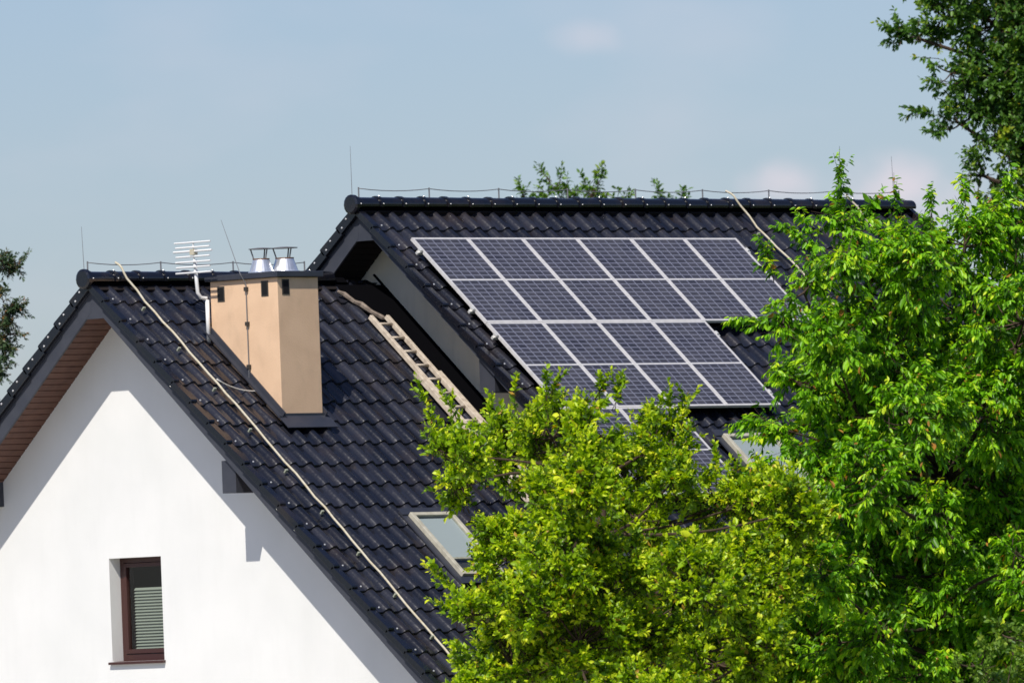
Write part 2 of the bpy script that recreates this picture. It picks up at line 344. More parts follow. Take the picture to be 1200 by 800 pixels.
def stud(name, p, d, r_, parent):
    """a small domed head for screws, clips and painted glints"""
    if 'stud' not in ORG:
        mb = MB(); mb.tube([(0, 0, 0), (0, 0, .008), (0, 0, .012)], [1, 1, .6], 8)
        mb.v = [(x, y, z/.012) for x, y, z in mb.v]; me = bpy.data.meshes.new('stud'); me.from_pydata(mb.v, [], mb.f); me.materials.append(MT['screw_glint']); ORG['stud'] = me
    o = bpy.data.objects.new(name, ORG['stud']); col.objects.link(o); o.parent = parent
    o.location = p - org(parent); o.rotation_euler = d.to_track_quat('Z', 'Y').to_euler(); o.scale = (r_, r_, .012); return o
def ridge_caps(R, parent, xa, xb, rad_=.096):
    """half round ridge tiles lapped along the ridge"""
    L_ = .41; n = int(round((xb-xa)/L_)); L_ = (xb-xa)/n; mb = MB(); rng = random.Random(3); st = []; cl = []
    for i in range(n):
        a = xa+i*L_-.02; b = xa+(i+1)*L_-.021; jz = (rng.random()-.5)*.008
        for x, r_ in ((a, rad_+.014), (a+.05, rad_+.014), (a+.055, rad_), (b, rad_-.004)):
            st.append([(x, R.ry + math.cos(t)*r_*1.15, R.rz - .005 + jz + math.sin(t)*r_*.95) for t in [math.pi*(-.12+1.24*k/12) for k in range(13)]])
        for t in (math.pi*1.0, math.pi*.62)[:1+(i % 2)]:
            cl.append((Vector((a+.03, R.ry+math.cos(t)*rad_*1.30, R.rz-.005+math.sin(t)*rad_*1.08)), Vector((0, math.cos(t), math.sin(t)))))
    for j in range(len(st)-1):
        if j == 0: mb.poly(st[0], [tuple(range(13))])
    mb = MB()
    for q_ in st: mb.v += q_
    for j in range(len(st)-1): mb.f += [(13*j+k, 13*j+k+1, 13*j+k+14, 13*j+k+13) for k in range(12)]
    mb.f.append(tuple(range(13)))
    o = mb.build('ridge_cap', MT['tile'], parent, smooth=True)
    try: o.data.set_sharp_from_angle(angle=rad(40))
    except Exception: pass
    for p, d in cl: stud('ridge_clip', p, d, .0085, o)
    e = MB(); e.tube([(xa-.065, R.ry, R.rz-.01), (xa-.05, R.ry, R.rz-.01), (xa+.0, R.ry, R.rz-.01)], [.10, .125, .125], 16); e.build('ridge_end_cap', MT['tile'], o)
    return o

lower = Roof(1.04, -.452, -4.70, .36, .0, 22)
upper = Roof(.704, .466, -.28, 10.18, .03, 24)
GY = 0.0

# ---- lower, white house
XJ = .36; XWL = -3.97; XBL = -4.63
house = empty('house', (-1.8, 1.04, 0), 'white rendered gabled house on the left with black wavy tile roof and peach chimney', 'house')
lower.tiles(house, 5)
ridge_caps(lower, house, -4.70, -.42)
lower.verge(house, -4.70, -4.60, 1, 12, 22)
SO = .30
dk = MB()
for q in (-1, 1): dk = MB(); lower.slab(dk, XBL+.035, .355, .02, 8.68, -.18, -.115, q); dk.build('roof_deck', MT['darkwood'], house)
bg_ = MB(); lower.rake(bg_, XBL, XBL+.032, .06, (.31, .42), 8.7)
bg_.prism([(1.04-.22, lower.rz-.505), (1.04+.10, lower.rz-.505), (1.04+.001, lower.rz-.30), (1.04-.001, lower.rz-.30)], XBL+.002, XBL+.03)
bg_.build('barge_board', MT['fascia'], house)
tr = MB(); lower.rake(tr, XBL-.02, XBL-.001, .10, .185, 8.7); tr.build('barge_trim', MT['anthr'], house)
lower.soffit(house, MT['brown'], XBL+.034, XWL+.05, (-.27*CT, -SO*CT), 80)
# gable wall with window opening
zc = lambda y, v: lower.rz - abs(y-1.04)*TT - v
EY0, EY1 = 1.04-6.05, 1.04+6.05
WY0, WY1, WZ0, WZ1 = .645, 1.575, -5.20+H, -3.915+H
v_ = .245
wall = MB(); xi = XWL+.32
wall.prism([(EY0, 0), (WY0, 0), (WY0, zc(WY0, v_)), (EY0, zc(EY0, v_))], XWL, xi)
wall.prism([(WY1, 0), (EY1, 0), (EY1, zc(EY1, v_)), (WY1, zc(WY1, v_))], XWL, xi)
wall.prism([(WY0, 0), (WY1, 0), (WY1, WZ0), (WY0, WZ0)], XWL, xi)
wall.prism([(WY0, WZ1), (WY1, WZ1), (WY1, zc(WY1, v_)), (1.04, zc(1.04, v_)), (WY0, zc(WY0, v_))], XWL, xi)
wall.box(xi, .35, EY0, EY0+.3, 0, zc(EY0, v_)); wall.box(xi, .35, EY1-.3, EY1, 0, zc(EY1, v_))
wall.build('wall', MT['white'], house)
for q in (-1, 1):
    c = lower.P(0, 8.76, -.16, q); gt = MB(); gt.tube([(XBL, c.y, c.z), (.2, c.y, c.z)], .07, 10); gt.build('gutter', MT['anthr'], house, smooth=True)
for q in (-1, 1):
    p_ = MB(); yc = 1.04 + (2.52 if q > 0 else -2.29); hw = .12
    p_.box(XBL+.036, XWL+.02, yc-hw, yc+hw, -3.20+H, -2.80+H); p_.build('purlin_end', MT['fascia'], house, bevel=.005)
# gable window
win = MB(); X0 = XWL+.185
for a in ((WY0, WY0+.065, WZ0, WZ1), (WY1-.065, WY1, WZ0, WZ1), (WY0+.065, WY1-.065, WZ1-.065, WZ1), (WY0+.065, WY1-.065, WZ0, WZ0+.09)):
    win.box(X0, X0+.07, a[0], a[1], a[2], a[3])
wo = win.build('window', MT['frame'], house, bevel=.004)
sa = MB(); i0, i1, j0, j1 = WY0+.068, WY1-.068, WZ0+.093, WZ1-.068
for a in ((i0, i0+.05, j0, j1), (i1-.05, i1, j0, j1), (i0+.05, i1-.05, j1-.05, j1), (i0+.05, i1-.05, j0, j0+.055)):
    sa.box(X0-.012, X0+.05, a[0], a[1], a[2], a[3])
sa.build('sash', MT['frame'], wo, bevel=.004)
pn = MB(); pn.poly([(X0+.02, i0+.05, j0+.055), (X0+.02, i0+.05, j1-.05), (X0+.02, i1-.05, j1-.05), (X0+.02, i1-.05, j0+.055)], [(0, 1, 2, 3)]); pn.build('pane', MT['glass'], wo)
bl = MB(); nsl = 20; zt = j1-.30; zz_ = []
for k in range(nsl):
    z = j0+.06 + k*(zt-j0-.06)/nsl; zz_ += [(X0+.065, z), (X0+.092, z+.030)]
bl.poly([(x, i0+.04, z) for x, z in zz_]+[(x, i1-.10, z) for x, z in zz_], [(k, k+1, k+1+2*nsl, k+2*nsl) for k in range(2*nsl-1)])
bl.build('blind', MT['blind'], wo)
rm = MB(); rm.box(X0+.6, X0+.62, WY0-.6, WY1+.6, WZ0-.3, WZ1+.3)
rm.box(X0+.072, X0+.6, WY0-.6, WY1+.6, WZ1+.3, WZ1+.32); rm.box(X0+.072, X0+.6, WY0-.6, WY1+.6, WZ0-.32, WZ0-.3)
rm.box(X0+.14, X0+.6, WY0-.62, WY0-.6, WZ0-.3, WZ1+.3); rm.box(X0+.14, X0+.6, WY1+.6, WY1+.62, WZ0-.3, WZ1+.3); rm.build('room', MT['room'], wo)
sl = MB(); sl.hexa([(XWL-.05, WY0-.02, WZ0-.035), (X0, WY0-.02, WZ0-.02), (X0, WY1+.03, WZ0-.02), (XWL-.05, WY1+.03, WZ0-.035),
                    (XWL-.05, WY0-.02, WZ0-.005), (X0, WY0-.02, WZ0+.012), (X0, WY1+.03, WZ0+.012), (XWL-.05, WY1+.03, WZ0-.005)])
sl.build('window_sill', MT['frame'], wo, bevel=.003)
# chimney
CX0, CX1, CY0, CY1, CZ = -3.375, -2.665, -.985, .20, -.545+H
ch = MB(); ch.box(CX0, CX1, CY0, CY1, -3.0+H, CZ); cho = ch.build('chimney', MT['chim'], house, bevel=.008)
cp = MB(); cp.box(CX0-.05, CX1+.05, CY0-.05, CY1+.05, CZ+.002, CZ+.075); cp.build('chimney_cap', MT['anthr'], cho, bevel=.008)
def vent(face, c, z):
    a, b = MB(), MB(); hw, hh = .062, .095
    if face == 'x':
        a.box(CX0-.006, CX0+.004, c-hw, c+hw, z-hh, z+hh); b.box(CX0-.009, CX0-.0065, c-hw+.018, c+hw-.018, z-hh+.018, z+hh-.018)
    else:
        a.box(c-hw, c+hw, CY0-.006, CY0+.004, z-hh, z+hh); b.box(c-hw+.018, c+hw-.018, CY0-.009, CY0-.0065, z-hh+.018, z+hh-.018)
    a.build('vent', MT['ventfr'], cho); b.build('vent_opening', MT['hole'], cho)
vent('x', CY1-.19, CZ-.16); vent('x', CY0+.22, CZ-.13); vent('y', CX0+.14, CZ-.12)
def cowl(x, y, r_, h):
    z = CZ+.075; a = MB(); a.tube([(x, y, z), (x, y, z+.02), (x, y, z+.022), (x, y, z+h)], [r_*1.12, r_*1.1, r_, r_*.68], 24)
    o = a.build('flue', MT['steel'], cho, smooth=False); 
    b = MB(); b.tube([(x, y, z+h), (x, y, z+h+.014)], [r_*.70, r_*.72], 20); b.build('flue_rim', MT['rust'], cho)
    c = MB(); zt_ = z+h+.13
    for k in range(3):
        t = .4+k*2.094; c.tube([(x+math.cos(t)*r_*.6, y+math.sin(t)*r_*.6, z+h), (x+math.cos(t)*r_*.85, y+math.sin(t)*r_*.85, zt_)], .009, 6)
    c.tube([(x, y, zt_), (x, y, zt_+.008), (x, y, zt_+.02)], [r_*1.02, r_*1.02, r_*.3], 20); c.build('flue_hood', MT['dull'], cho)
cowl(-3.16, -.50, .15, .165); cowl(-2.87, -.62, .165, .17)
fl = MB()
P = lower.P
fl.box(CX0-.02, CX1+.02, CY0-.022, CY0-.004, -2.42+H, -2.225+H)
lower.slab(fl, CX0-.08, CX1+.08, (1.04-CY0)/CT+.01, (1.04-CY0)/CT+.24, .0, .014, -1)
s0_, s1_ = (1.04-CY1)/CT, (1.04-CY0)/CT
fl.build('chimney_flashing', MT['anthr'], cho, bevel=.003)
for xa, xb in ((CX0-.09, CX0-.004), (CX1+.004, CX1+.09)):
    a = MB(); lower.slab(a, xa, xb, s0_-.15, s1_+.05, -.0, .014, -1); lower.slab(a, xb-.018 if xa < CX0 else xa, xb if xa < CX0 else xa+.018, s0_-.1, s1_+.03, .014, .075, -1)
    a.build('chimney_flashing', MT['anthr'], cho)
# skylight builder
def skylight(R, parent, xa, xb, sa_, sb_, blind):
    f = MB(); t_ = .058; h = .060
    R.slab(f, xa, xa+t_, sa_, sb_, -.03, h, -1); R.slab(f, xb-t_, xb, sa_, sb_, -.03, h, -1)
    R.slab(f, xa+t_, xb-t_, sa_, sa_+t_, -.03, h-.003, -1); R.slab(f, xa+t_, xb-t_, sb_-t_, sb_, -.03, h-.003, -1)
    o = f.build('skylight', MT['skyfr'], parent, bevel=.006)
    g_ = MB(); g_.poly([R.P(xa+t_, sa_+t_, .042), R.P(xb-t_, sa_+t_, .042), R.P(xb-t_, sb_-t_, .042), R.P(xa+t_, sb_-t_, .042)], [(0, 3, 2, 1)]); g_.build('pane', MT['glass'], o)
    b_ = MB(); e = sa_+t_+(sb_-sa_-2*t_)*blind; R.slab(b_, xa+t_+.004, xb-t_-.004, sa_+t_+.03, e, .012, .02, -1); b_.build('blind', MT['skyblind'], o)
    c = MB(); R.slab(c, xa+t_+.002, xb-t_-.002, e, e+.03, .012, .038, -1); c.build('blind_bar', MT['cream'], o)
    d = MB(); R.slab(d, xa+t_, xb-t_, sa_+t_, sb_-t_, -.025, -.01, -1); d.build('shaft', MT['room'], o)
    e_ = MB(); R.slab(e_, xa-.10, xa-.002, sa_-.08, sb_+.12, -.012, .006, -1); R.slab(e_, xb+.002, xb+.10, sa_-.08, sb_+.12, -.012, .006, -1)
    R.slab(e_, xa-.1, xb+.1, sb_+.003, sb_+.13, .008, .02, -1); R.slab(e_, xa-.1, xb+.1, sa_-.12, sa_-.003, .0085, .02, -1)
    e_.build('skylight_flashing', MT['anthr'], o)
skylight(lower, house, -2.71, -1.97, 4.66, 5.84, .74)

for q in (-1, 1):
    a = MB(); lower.slab(a, -4.6, -.2, -.0, .10, -.07, .006, q); a.build('ridge_shade', MT['shade'], house)  # shade under the ridge caps, painted as a black strip
def on_roof(R_, pts, h0, h1, name, m, parent):
    n = len(pts); a = MB(); a.poly([R_.P(x, s_, h0) for x, s_ in pts]+[R_.P(x, s_, h1) for x, s_ in pts], [tuple(range(n)), tuple(range(2*n-1, n-1, -1))]+[(i, i+n, (i+1) % n+n, (i+1) % n) for i in range(n)])
    return a.build(name, m, parent)
on_roof(lower, [(-.46, .17), (.355, .17), (.355, 8.6), (.03, 8.6), (.03, .86), (-.10, .80), (-.20, .68), (-.27, .52), (-.36, .46), (-.42, .30), (-.47, .26)], .010, .022, 'painted_roof_shadow', MT['shade'], house)  # black sheet cut to the shadow of the taller gable on the tiles
u_ = MB(); lower.slab(u_, .335, .357, -.02, 8.6, .022, .045, -1); u_.build('wall_foot_shade', MT['shade'], house)  # black slab carrying the painted shadow on to the wall foot
rg_ = random.Random(8); mp_ = [(-.50, .27), (-.43, .33), (-.37, .48), (-.29, .54), (-.22, .69), (-.12, .80), (-.06, .85)]
m_ = MB(); m_.tube([P0_ for P0_ in [lower.P(x-.02, s_+.01, .008) for x, s_ in mp_]], [.018, .034, .028, .040, .030, .034, .016], 7); m_.build('sunlit_tile_edge', MT['sunlit'], house)  # pale wavy strip painted for sunlit brownish tiles along the shadow edge

# ---- upper house
XWU = .36; XBU = -.235
house2 = empty('house', (5.2, .704, 0), 'taller beige walled house behind with black tile roof carrying the solar array', 'house')
upper.tiles(house2, 9)
ridge_caps(upper, house2, -.30, 10.2)
upper.verge(house2, -.30, -.20, 1, 8, 13)
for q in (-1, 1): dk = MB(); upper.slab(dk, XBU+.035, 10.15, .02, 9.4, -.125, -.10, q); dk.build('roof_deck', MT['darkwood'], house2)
b2 = MB(); upper.rake(b2, XBU, XBU+.032, .06, (.235, .44), 9.4)
b2.prism([(.704-.27, upper.rz-.475), (.704+.06, upper.rz-.475), (.704+.001, upper.rz-.2), (.704-.001, upper.rz-.2)], XBU+.002, XBU+.03)
b2.build('barge_board', MT['fascia'], house2)
tr = MB(); upper.rake(tr, XBU-.02, XBU-.001, .10, .165, 9.4); tr.build('barge_trim', MT['anthr'], house2)
b3 = MB(); upper.rake(b3, 10.12, 10.15, .13, .41, 9.4); b3.build('barge_board', MT['fascia'], house2)
for q in (-1, 1):
    a = MB(); upper.slab(a, -.2, 10.1, .03, .10, -.07, .006, q); a.build('ridge_shade', MT['shade'], house2)  # black strip in place of the ridge's shade on the top tile row
upper.verge(house2, 10.22, 10.14, -1, 0, 0)
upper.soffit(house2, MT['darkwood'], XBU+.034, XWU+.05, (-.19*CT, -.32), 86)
zu = lambda y, v: upper.rz - abs(y-.704)*TT - v
w2 = MB(); VU = .17
w2.prism([(.704-6.4, 0), (.704+6.4, 0), (.704+6.4, zu(.704+6.4, VU)), (.704, zu(.704, VU)), (.704-6.4, zu(.704-6.4, VU))], XWU, XWU+.3)
w2.prism([(.704-6.4, 0), (.704+6.4, 0), (.704+6.4, zu(.704+6.4, VU)), (.704, zu(.704, VU)), (.704-6.4, zu(.704-6.4, VU))], 9.35, 9.65)
w2.box(XWU+.3, 9.35, .704-6.4, .704-6.1, 0, zu(.704-6.4, VU)); w2.box(XWU+.3, 9.35, .704+6.1, .704+6.4, 0, zu(.704+6.4, VU))
w2.build('wall', MT['beige'], house2)
for q in (-1, 1):
    p_ = MB(); yc = .704+q*2.14; p_.box(XBU+.036, XWU+.02, yc-.13, yc+.13, -2.02+H, -1.6+H); p_.build('purlin_end', MT['fascia'], house2, bevel=.005)
for q in (-1, 1):
    c = upper.P(0, 9.58, -.16, q); gt = MB(); gt.tube([(XBU, c.y, c.z), (10.1, c.y, c.z)], .07, 10); gt.build('gutter', MT['anthr'], house2, smooth=True)
skylight(upper, house2, 2.58, 3.50, 4.70, 5.92, .8)

# ------------------------------------------------------------------ solar array
PW, PL = 1.0, 1.69972/1.0
def PP(x, s_, h):  # on the panel plane
    return Vector((x, -s_*CT - h*ST*1.0, -s_*ST + h*CT + H))
def pslab(mb, xa, xb, s0, s1, h0, h1):
    mb.hexa([PP(xa, s0, h0), PP(xb, s0, h0), PP(xb, s1, h0), PP(xa, s1, h0), PP(xa, s0, h1), PP(xb, s0, h1), PP(xb, s1, h1), PP(xa, s1, h1)])
def make_panel(i, j, label):
    x0, s0 = i*PW+.004, j*PL+.004; x1, s1 = (i+1)*PW-.004, (j+1)*PL-.004; fwid = .030
    root = empty('solar_panel', PP(x0, s0, 0), label, 'solar panel', 'solar panels on the tiled roof')
    f = MB(); pslab(f, x0, x0+fwid, s0, s1, -.035, .004); pslab(f, x1-fwid, x1, s0, s1, -.035, .004)
    pslab(f, x0+fwid, x1-fwid, s0, s0+fwid, -.035, .003); pslab(f, x0+fwid, x1-fwid, s1-fwid, s1, -.035, .003)
    f.build('frame', MT['alu'], root)
    sm = (s0+s1)/2; md = MB(); pslab(md, x0+fwid, x1-fwid, sm-.013, sm+.013, -.002, .0005); md.build('middle_strip', MT['alu'], root)
    me = bpy.data.meshes.new('cells'); o_ = org(root); V = []; F_ = []; UVs = []
    rows_ = ((s0+fwid, 0), (sm-.013, 10), (sm+.013, 20), (s1-fwid, 30))
    for a, v in rows_: V += [tuple(PP(x0+fwid, a, -.0015)-o_), tuple(PP(x1-fwid, a, -.0015)-o_)]
    F_ = [(2*k, 2*k+2, 2*k+3, 2*k+1) for k in range(3)]
    me.from_pydata(V, [], F_); me.update(); uvl = me.uv_layers.new(name='cells')
    for lp in me.loops: uvl.data[lp.index].uv = ((lp.vertex_index % 2)*6+37*i, rows_[lp.vertex_index//2][1]+100*j)
    me.materials.append(MT['cells']); o = bpy.data.objects.new('cells', me); col.objects.link(o); o.parent = root
    bk = MB(); pslab(bk, x0+fwid, x1-fwid, s0+fwid, s1-fwid, -.012, -.006); bk.build('backsheet', MT['room'], root)
    return root
ORDN = ['first', 'second', 'third', 'fourth', 'fifth', 'sixth']
for j, (n, row) in enumerate(((6, 'top'), (4, 'middle'), (2, 'bottom'))):
    for i in range(n):
        make_panel(i, j, '%s solar panel from the left in the %s row of the array' % (ORDN[i], row))
for j, (n, row) in enumerate(((6, 'top'), (4, 'middle'), (2, 'bottom'))):
    for s_, nm in ((.24, 'upper'), (1.42, 'lower')):
        r_ = empty('mounting_rail', PP(-.05, j*PL+s_, -.06), 'aluminium mounting rail under the %s half of the %s row of solar panels' % (nm, row), 'rail', 'rails under the solar panels')
        a = MB(); pslab(a, -.055, n*PW+.10, j*PL+s_-.02, j*PL+s_+.02, -.076, -.037); a.build('rail', MT['rail'], r_, bevel=.003)
        c = MB(); pslab(c, -.035, -.001, j*PL+s_-.03, j*PL+s_+.03, -.036, .010); c.build('end_clamp', MT['rail'], r_, bevel=.004)
        c = MB(); pslab(c, n*PW+.001, n*PW+.035, j*PL+s_-.03, j*PL+s_+.03, -.036, .010); c.build('end_clamp', MT['rail'], r_, bevel=.004)
        for k in range(n):
            hk = MB(); pslab(hk, k*PW+.3, k*PW+.34, j*PL+s_-.06, j*PL+s_+.02, -.13, -.077); hk.build('roof_hook', MT['rail'], r_)

# ------------------------------------------------------------------ roof ladder
lad = empty('roof_ladder', P(-.215, 4.1, .0), 'long pale metal ladder lying on the black tiles beside the taller house', 'ladder')
for x in (-.395, -.105):
    a = MB(); lower.slab(a, x-.027, x+.027, .84, 3.0, .015, .075, -1); a.build('side_rail', MT['ladder'], lad, bevel=.005)
for x in (-.455, -.045):
    a = MB(); lower.slab(a, x-.027, x+.027, 1.95, 4.6, .004, .07, -1); a.build('side_rail', MT['ladder'], lad, bevel=.005)
for k in range(13):
    s_ = .99 + k*.275; a = MB(); a.tube([P(-.38 if s_ < 3 else -.43, s_, .046), P(-.12 if s_ < 3 else -.07, s_, .046)], .019, 8); a.build('rung', MT['ladder'], lad, smooth=True)

# ------------------------------------------------------------------ cable conduits, lightning wires and rods
def conduit(R, pts, label, r_=.0145, clips=True):
    """pts: (x, slope, h)"""
    base = R.P(pts[0][0], pts[0][1], 0)
    o = empty('cable_conduit', base, label, 'cable')
    P_ = []
    rng = random.Random(len(label))
    for (a, b) in zip(pts[:-1], pts[1:]):
        n = max(2, int(abs(b[1]-a[1])/.2))
        for k in range(n): t = k/n; P_.append(R.P(a[0]+(b[0]-a[0])*t + rng.uniform(-.014, .014), a[1]+(b[1]-a[1])*t, a[2]+(b[2]-a[2])*t+rng.uniform(-.003, .004)))
    P_.append(R.P(*pts[-1])); m_ = MB(); m_.tube(P_, r_, 8); m_.build('conduit', MT['cream'], o, smooth=True)
    if clips:
        s_ = pts[0][1]+.75
        while s_ < pts[-1][1]:
            t = (s_-pts[0][1])/(pts[-1][1]-pts[0][1]); x = pts[0][0]+(pts[-1][0]-pts[0][0])*t
            c = MB(); R.slab(c, x-.021, x+.021, s_-.012, s_+.012, -.01, .046, -1); c.build('clip', MT['clip'], o, bevel=.006)
            s_ += .79
    return o
conduit(lower, [(-4.20, -.12, .16), (-4.17, .0, .165), (-4.14, .13, .10), (-4.07, .5, .028), (-4.04, 2.5, .028), (-4.05, 4.3, .028), (-4.10, 8.4, .028)], 'cream cable conduit running down the left roof past the chimney')
conduit(upper, [(6.58, -.12, .15), (6.64, .0, .16), (6.70, .13, .10), (6.75, .5, .03), (6.90, 2.6, .03)], 'cream cable conduit on the tiles just right of the solar panels', r_=.0135)
conduit(upper, [(8.85, -.05, .15), (8.93, .13, .10), (8.99, .5, .03), (8.99, 1.03, .03), (9.6, 1.06, .03)], 'cream cable conduit near the right end of the tall roof', r_=.0135)
cb = empty('lightning_cable', P(-4.04, 2.05, .05), 'thin grey cable looping from the roof conduit to the chimney foot', 'cable')
A, B = P(-4.03, 2.05, .05), Vector((CX0-.012, -.62, -1.93+H))
m_ = MB(); m_.tube([A.lerp(B, t) + Vector((0, 0, -.10*4*t*(1-t)*.5)) for t in [k/10 for k in range(11)]], .009, 6); m_.build('wire', MT['rail'], cb, smooth=True)

def ridge_wire(R, xs, label, h=.175):
    o = empty('lightning_wire', (xs[0], R.ry, R.rz), label, 'lightning wire')
    pts = []
    for a, b in zip(xs[:-1], xs[1:]):
        for k in range(6): t = k/6; pts.append((a+(b-a)*t, R.ry, R.rz+h-.03*4*t*(1-t)+.02))
    pts.append((xs[-1], R.ry, R.rz+h+.02)); m_ = MB(); m_.tube(pts, .006, 6); m_.build('wire', MT['dull'], o, smooth=True)
    for x in xs:
        c = MB(); c.tube([(x, R.ry, R.rz+.04), (x, R.ry, R.rz+h+.035)], .010, 6); c.box(x-.03, x+.03, R.ry-.05, R.ry+.05, R.rz+.045, R.rz+.06); c.build('wire_post', MT['dull'], o)
    return o
ridge_wire(lower, [-4.66+1.26*k for k in range(4)], 'grey lightning wire on short posts along the lower ridge')
ridge_wire(upper, [-.2+1.27*k for k in range(9)], 'grey lightning wire on short posts along the taller ridge')
def rod(pts, label, r_=.0045):
    o = empty('lightning_rod', pts[0], label, 'lightning rod'); m_ = MB(); m_.tube(pts, [r_, r_*.5] if len(pts) == 2 else [r_]*(len(pts)-1)+[r_*.5], 6); m_.build('rod', MT['dull'], o)
    return o
rod([(-4.72, 1.04, lower.rz+.06), (-4.74, 1.04, lower.rz+.64)], 'thin lightning rod standing on the left end of the lower ridge')
rod([(-.32, .704, upper.rz+.02), (-.32, .704, upper.rz+.73)], 'thin lightning rod at the left end of the taller ridge')
rod([(9.86, .704, upper.rz+.05), (9.84, .704, upper.rz+.66)], 'thin lightning rod at the right end of the taller ridge')
lr = rod([(CX0-.02, -.45, -1.85+H), (CX0-.02, -.45, CZ-.05), (CX0-.075, -.42, CZ+.06), (CX0-.13, -.17, CZ+.75)], 'tall bent lightning rod clipped to the side of the peach chimney', .0055)
for z in (-.12, -.55, -1.08):
    c = MB(); c.box(CX0-.035, CX0, -.475, -.425, CZ+z-.025, CZ+z+.025); c.build('bracket', MT['ventfr'], lr)

# ------------------------------------------------------------------ aerial
ae = empty('tv_aerial', (CX0-.03, CY1-.02, -1.25+H), 'white television aerial on a bent pipe at the back corner of the chimney', 'aerial')
ax, ay = CX0-.02, CY1+.02
a = MB(); a.tube([(ax-.03, ay-.01, -1.30+H), (ax-.03, ay-.01, CZ-.22)], .026, 10); a.tube([(ax-.03, ay-.01, CZ-.2), (ax-.05, ay+.0, CZ-.2), (ax-.12, ay+.01, CZ-.19), (ax-.16, ay+.02, CZ-.13), (ax-.17, ay+.02, CZ+.0), (ax-.18, ay+.03, CZ+.28)], .024, 10); a.build('mast', MT['whitepl'], ae, smooth=True)
bx, by = ax-.19, ay+.03; 
a = MB(); a.tube([(bx, by, CZ+.13), (bx-.01, by, CZ+.51)], .010, 8); a.build('boom', MT['whitepl'], ae)
for k, (z, hl) in enumerate(((.03, .31), (.10, .30), (.165, .31), (.23, .30), (.295, .34), (.345, .30), (.405, .32))):
    e = MB(); e.tube([(bx-.02, by-hl, CZ+z+.09), (bx-.02, by+hl, CZ+z+.09)], .0125 if k != 4 else .015, 6); e.build('element', MT['whitepl'], ae)
a = MB(); a.box(bx-.04, bx+.03, by-.035, by+.035, CZ+.34, CZ+.41); a.build('junction_box', MT['cream'], ae)

# ------------------------------------------------------------------ trees
def leaves(rng, pos, axis, nrm, length, width, tintv):
    """one folded leaf per row"""
    n = len(pos); axis = axis/np.linalg.norm(axis, axis=1, keepdims=True)
    side = np.cross(axis, nrm); side /= np.linalg.norm(side, axis=1, keepdims=True)+1e-9
    nn = np.cross(side, axis); L_ = length[:, None]; W_ = width[:, None]
    b = pos; tip = pos + axis*L_ - nn*L_*.10
    l1 = pos + axis*L_*.32 + side*W_*.5 + nn*W_*.16; l2 = pos + axis*L_*.68 + side*W_*.40 + nn*W_*.10
    r1 = pos + axis*L_*.32 - side*W_*.5 + nn*W_*.16; r2 = pos + axis*L_*.68 - side*W_*.40 + nn*W_*.10
    V = np.stack([b, l1, l2, tip, r2, r1], 1).reshape(-1, 3); k = np.arange(n)[:, None]*6
    Fq = np.concatenate([k+np.array([[0, 3, 2, 1]]), k+np.array([[0, 5, 4, 3]])])
    return V, Fq, np.repeat(tintv, 6)
def unit(v): return v/(np.linalg.norm(v, axis=-1, keepdims=True)+1e-9)
def crown_shoots(rng, lobes, cl_per_m2, cl_r, shoots, up=.5):
    """lobes: (centre, radius); leafy clusters sit over each lobe's outer shell, shoots spring from the clusters"""
    P0 = []; D0 = []; CL = []
    for c, R_ in lobes:
        c = np.array(c); n = max(3, int(cl_per_m2*4*math.pi*R_*R_))
        d = unit(rng.normal(size=(n, 3))); rr = R_*rng.uniform(.35, 1.0, (n, 1))**.6; cc = c + d*rr*np.array([1, 1, 1])
        for p, dd in zip(cc, d):
            inside = False
            for c2, R2 in lobes:
                if np.linalg.norm(p-np.array(c2)) < R2*.45: inside = True; break
            if inside and rng.random() < .8: continue
            CL.append((p, dd)); k = rng.poisson(shoots)
            if k == 0: continue
            q = unit(rng.normal(size=(k, 3)) + dd*.8 + np.array([0, 0, up]))
            P0.append(p + unit(rng.normal(size=(k, 3)))*cl_r*rng.uniform(0, 1, (k, 1))); D0.append(q)
    return np.concatenate(P0), np.concatenate(D0), CL
def leafy(rng, P0, D0, sl, nleaf, ll, lw, droop, tipb, twig, bend=.0):
    n = len(P0); S = rng.uniform(sl[0], sl[1], n)
    Vs = []; pos = []; ax = []; nr = []; T = []; 
    t = (np.arange(nleaf)+.3)/nleaf
    tt = np.tile(t, n); idx = np.repeat(np.arange(n), nleaf)
    D = D0[idx]; s_ = S[idx]*tt
    curve = np.array([0, 0, -1.0])*(bend*(s_**2))[:, None]
    p = P0[idx] + D*s_[:, None] + curve
    ang = rng.uniform(0, 6.283, len(p)); e1 = unit(np.cross(D, np.array([.3, .2, 1.0]))); e2 = np.cross(D, e1)
    rd = e1*np.cos(ang)[:, None] + e2*np.sin(ang)[:, None]
    a = unit(rd*(1.05-.5*tt[:, None]) + D*(.35+.6*tt[:, None]) + np.array([0, 0, -1.0])*droop + rng.normal(size=p.shape)*.22)
    up = unit(D*.35 + np.array([0, 0, 1.0])*.8 + rd*.45*1 + rng.normal(size=p.shape)*.70)
    ln = rng.uniform(*ll, len(p))*np.exp(rng.normal(0, .18, len(p)))*(1-.35*np.maximum(0, tt-.7)/.3); wd = ln*rng.uniform(*lw, len(p))
    shoot_t = rng.normal(0, .22, n)[idx]
    tv = np.clip(.30 + shoot_t + rng.normal(0, .12, len(p)) + tipb*np.maximum(0, tt-.55)/.45, 0, .96)
    tv = np.where(rng.random(len(p)) < .012, 1.0, tv)
    m = MB()
    if twig:
        for i in range(0, n, twig): m.tube([P0[i]-D0[i]*.12, P0[i]+D0[i]*S[i]*.9], [.006, .002], 3, cap=False)
    return leaves(rng, p, a, up, ln, wd, tv), m
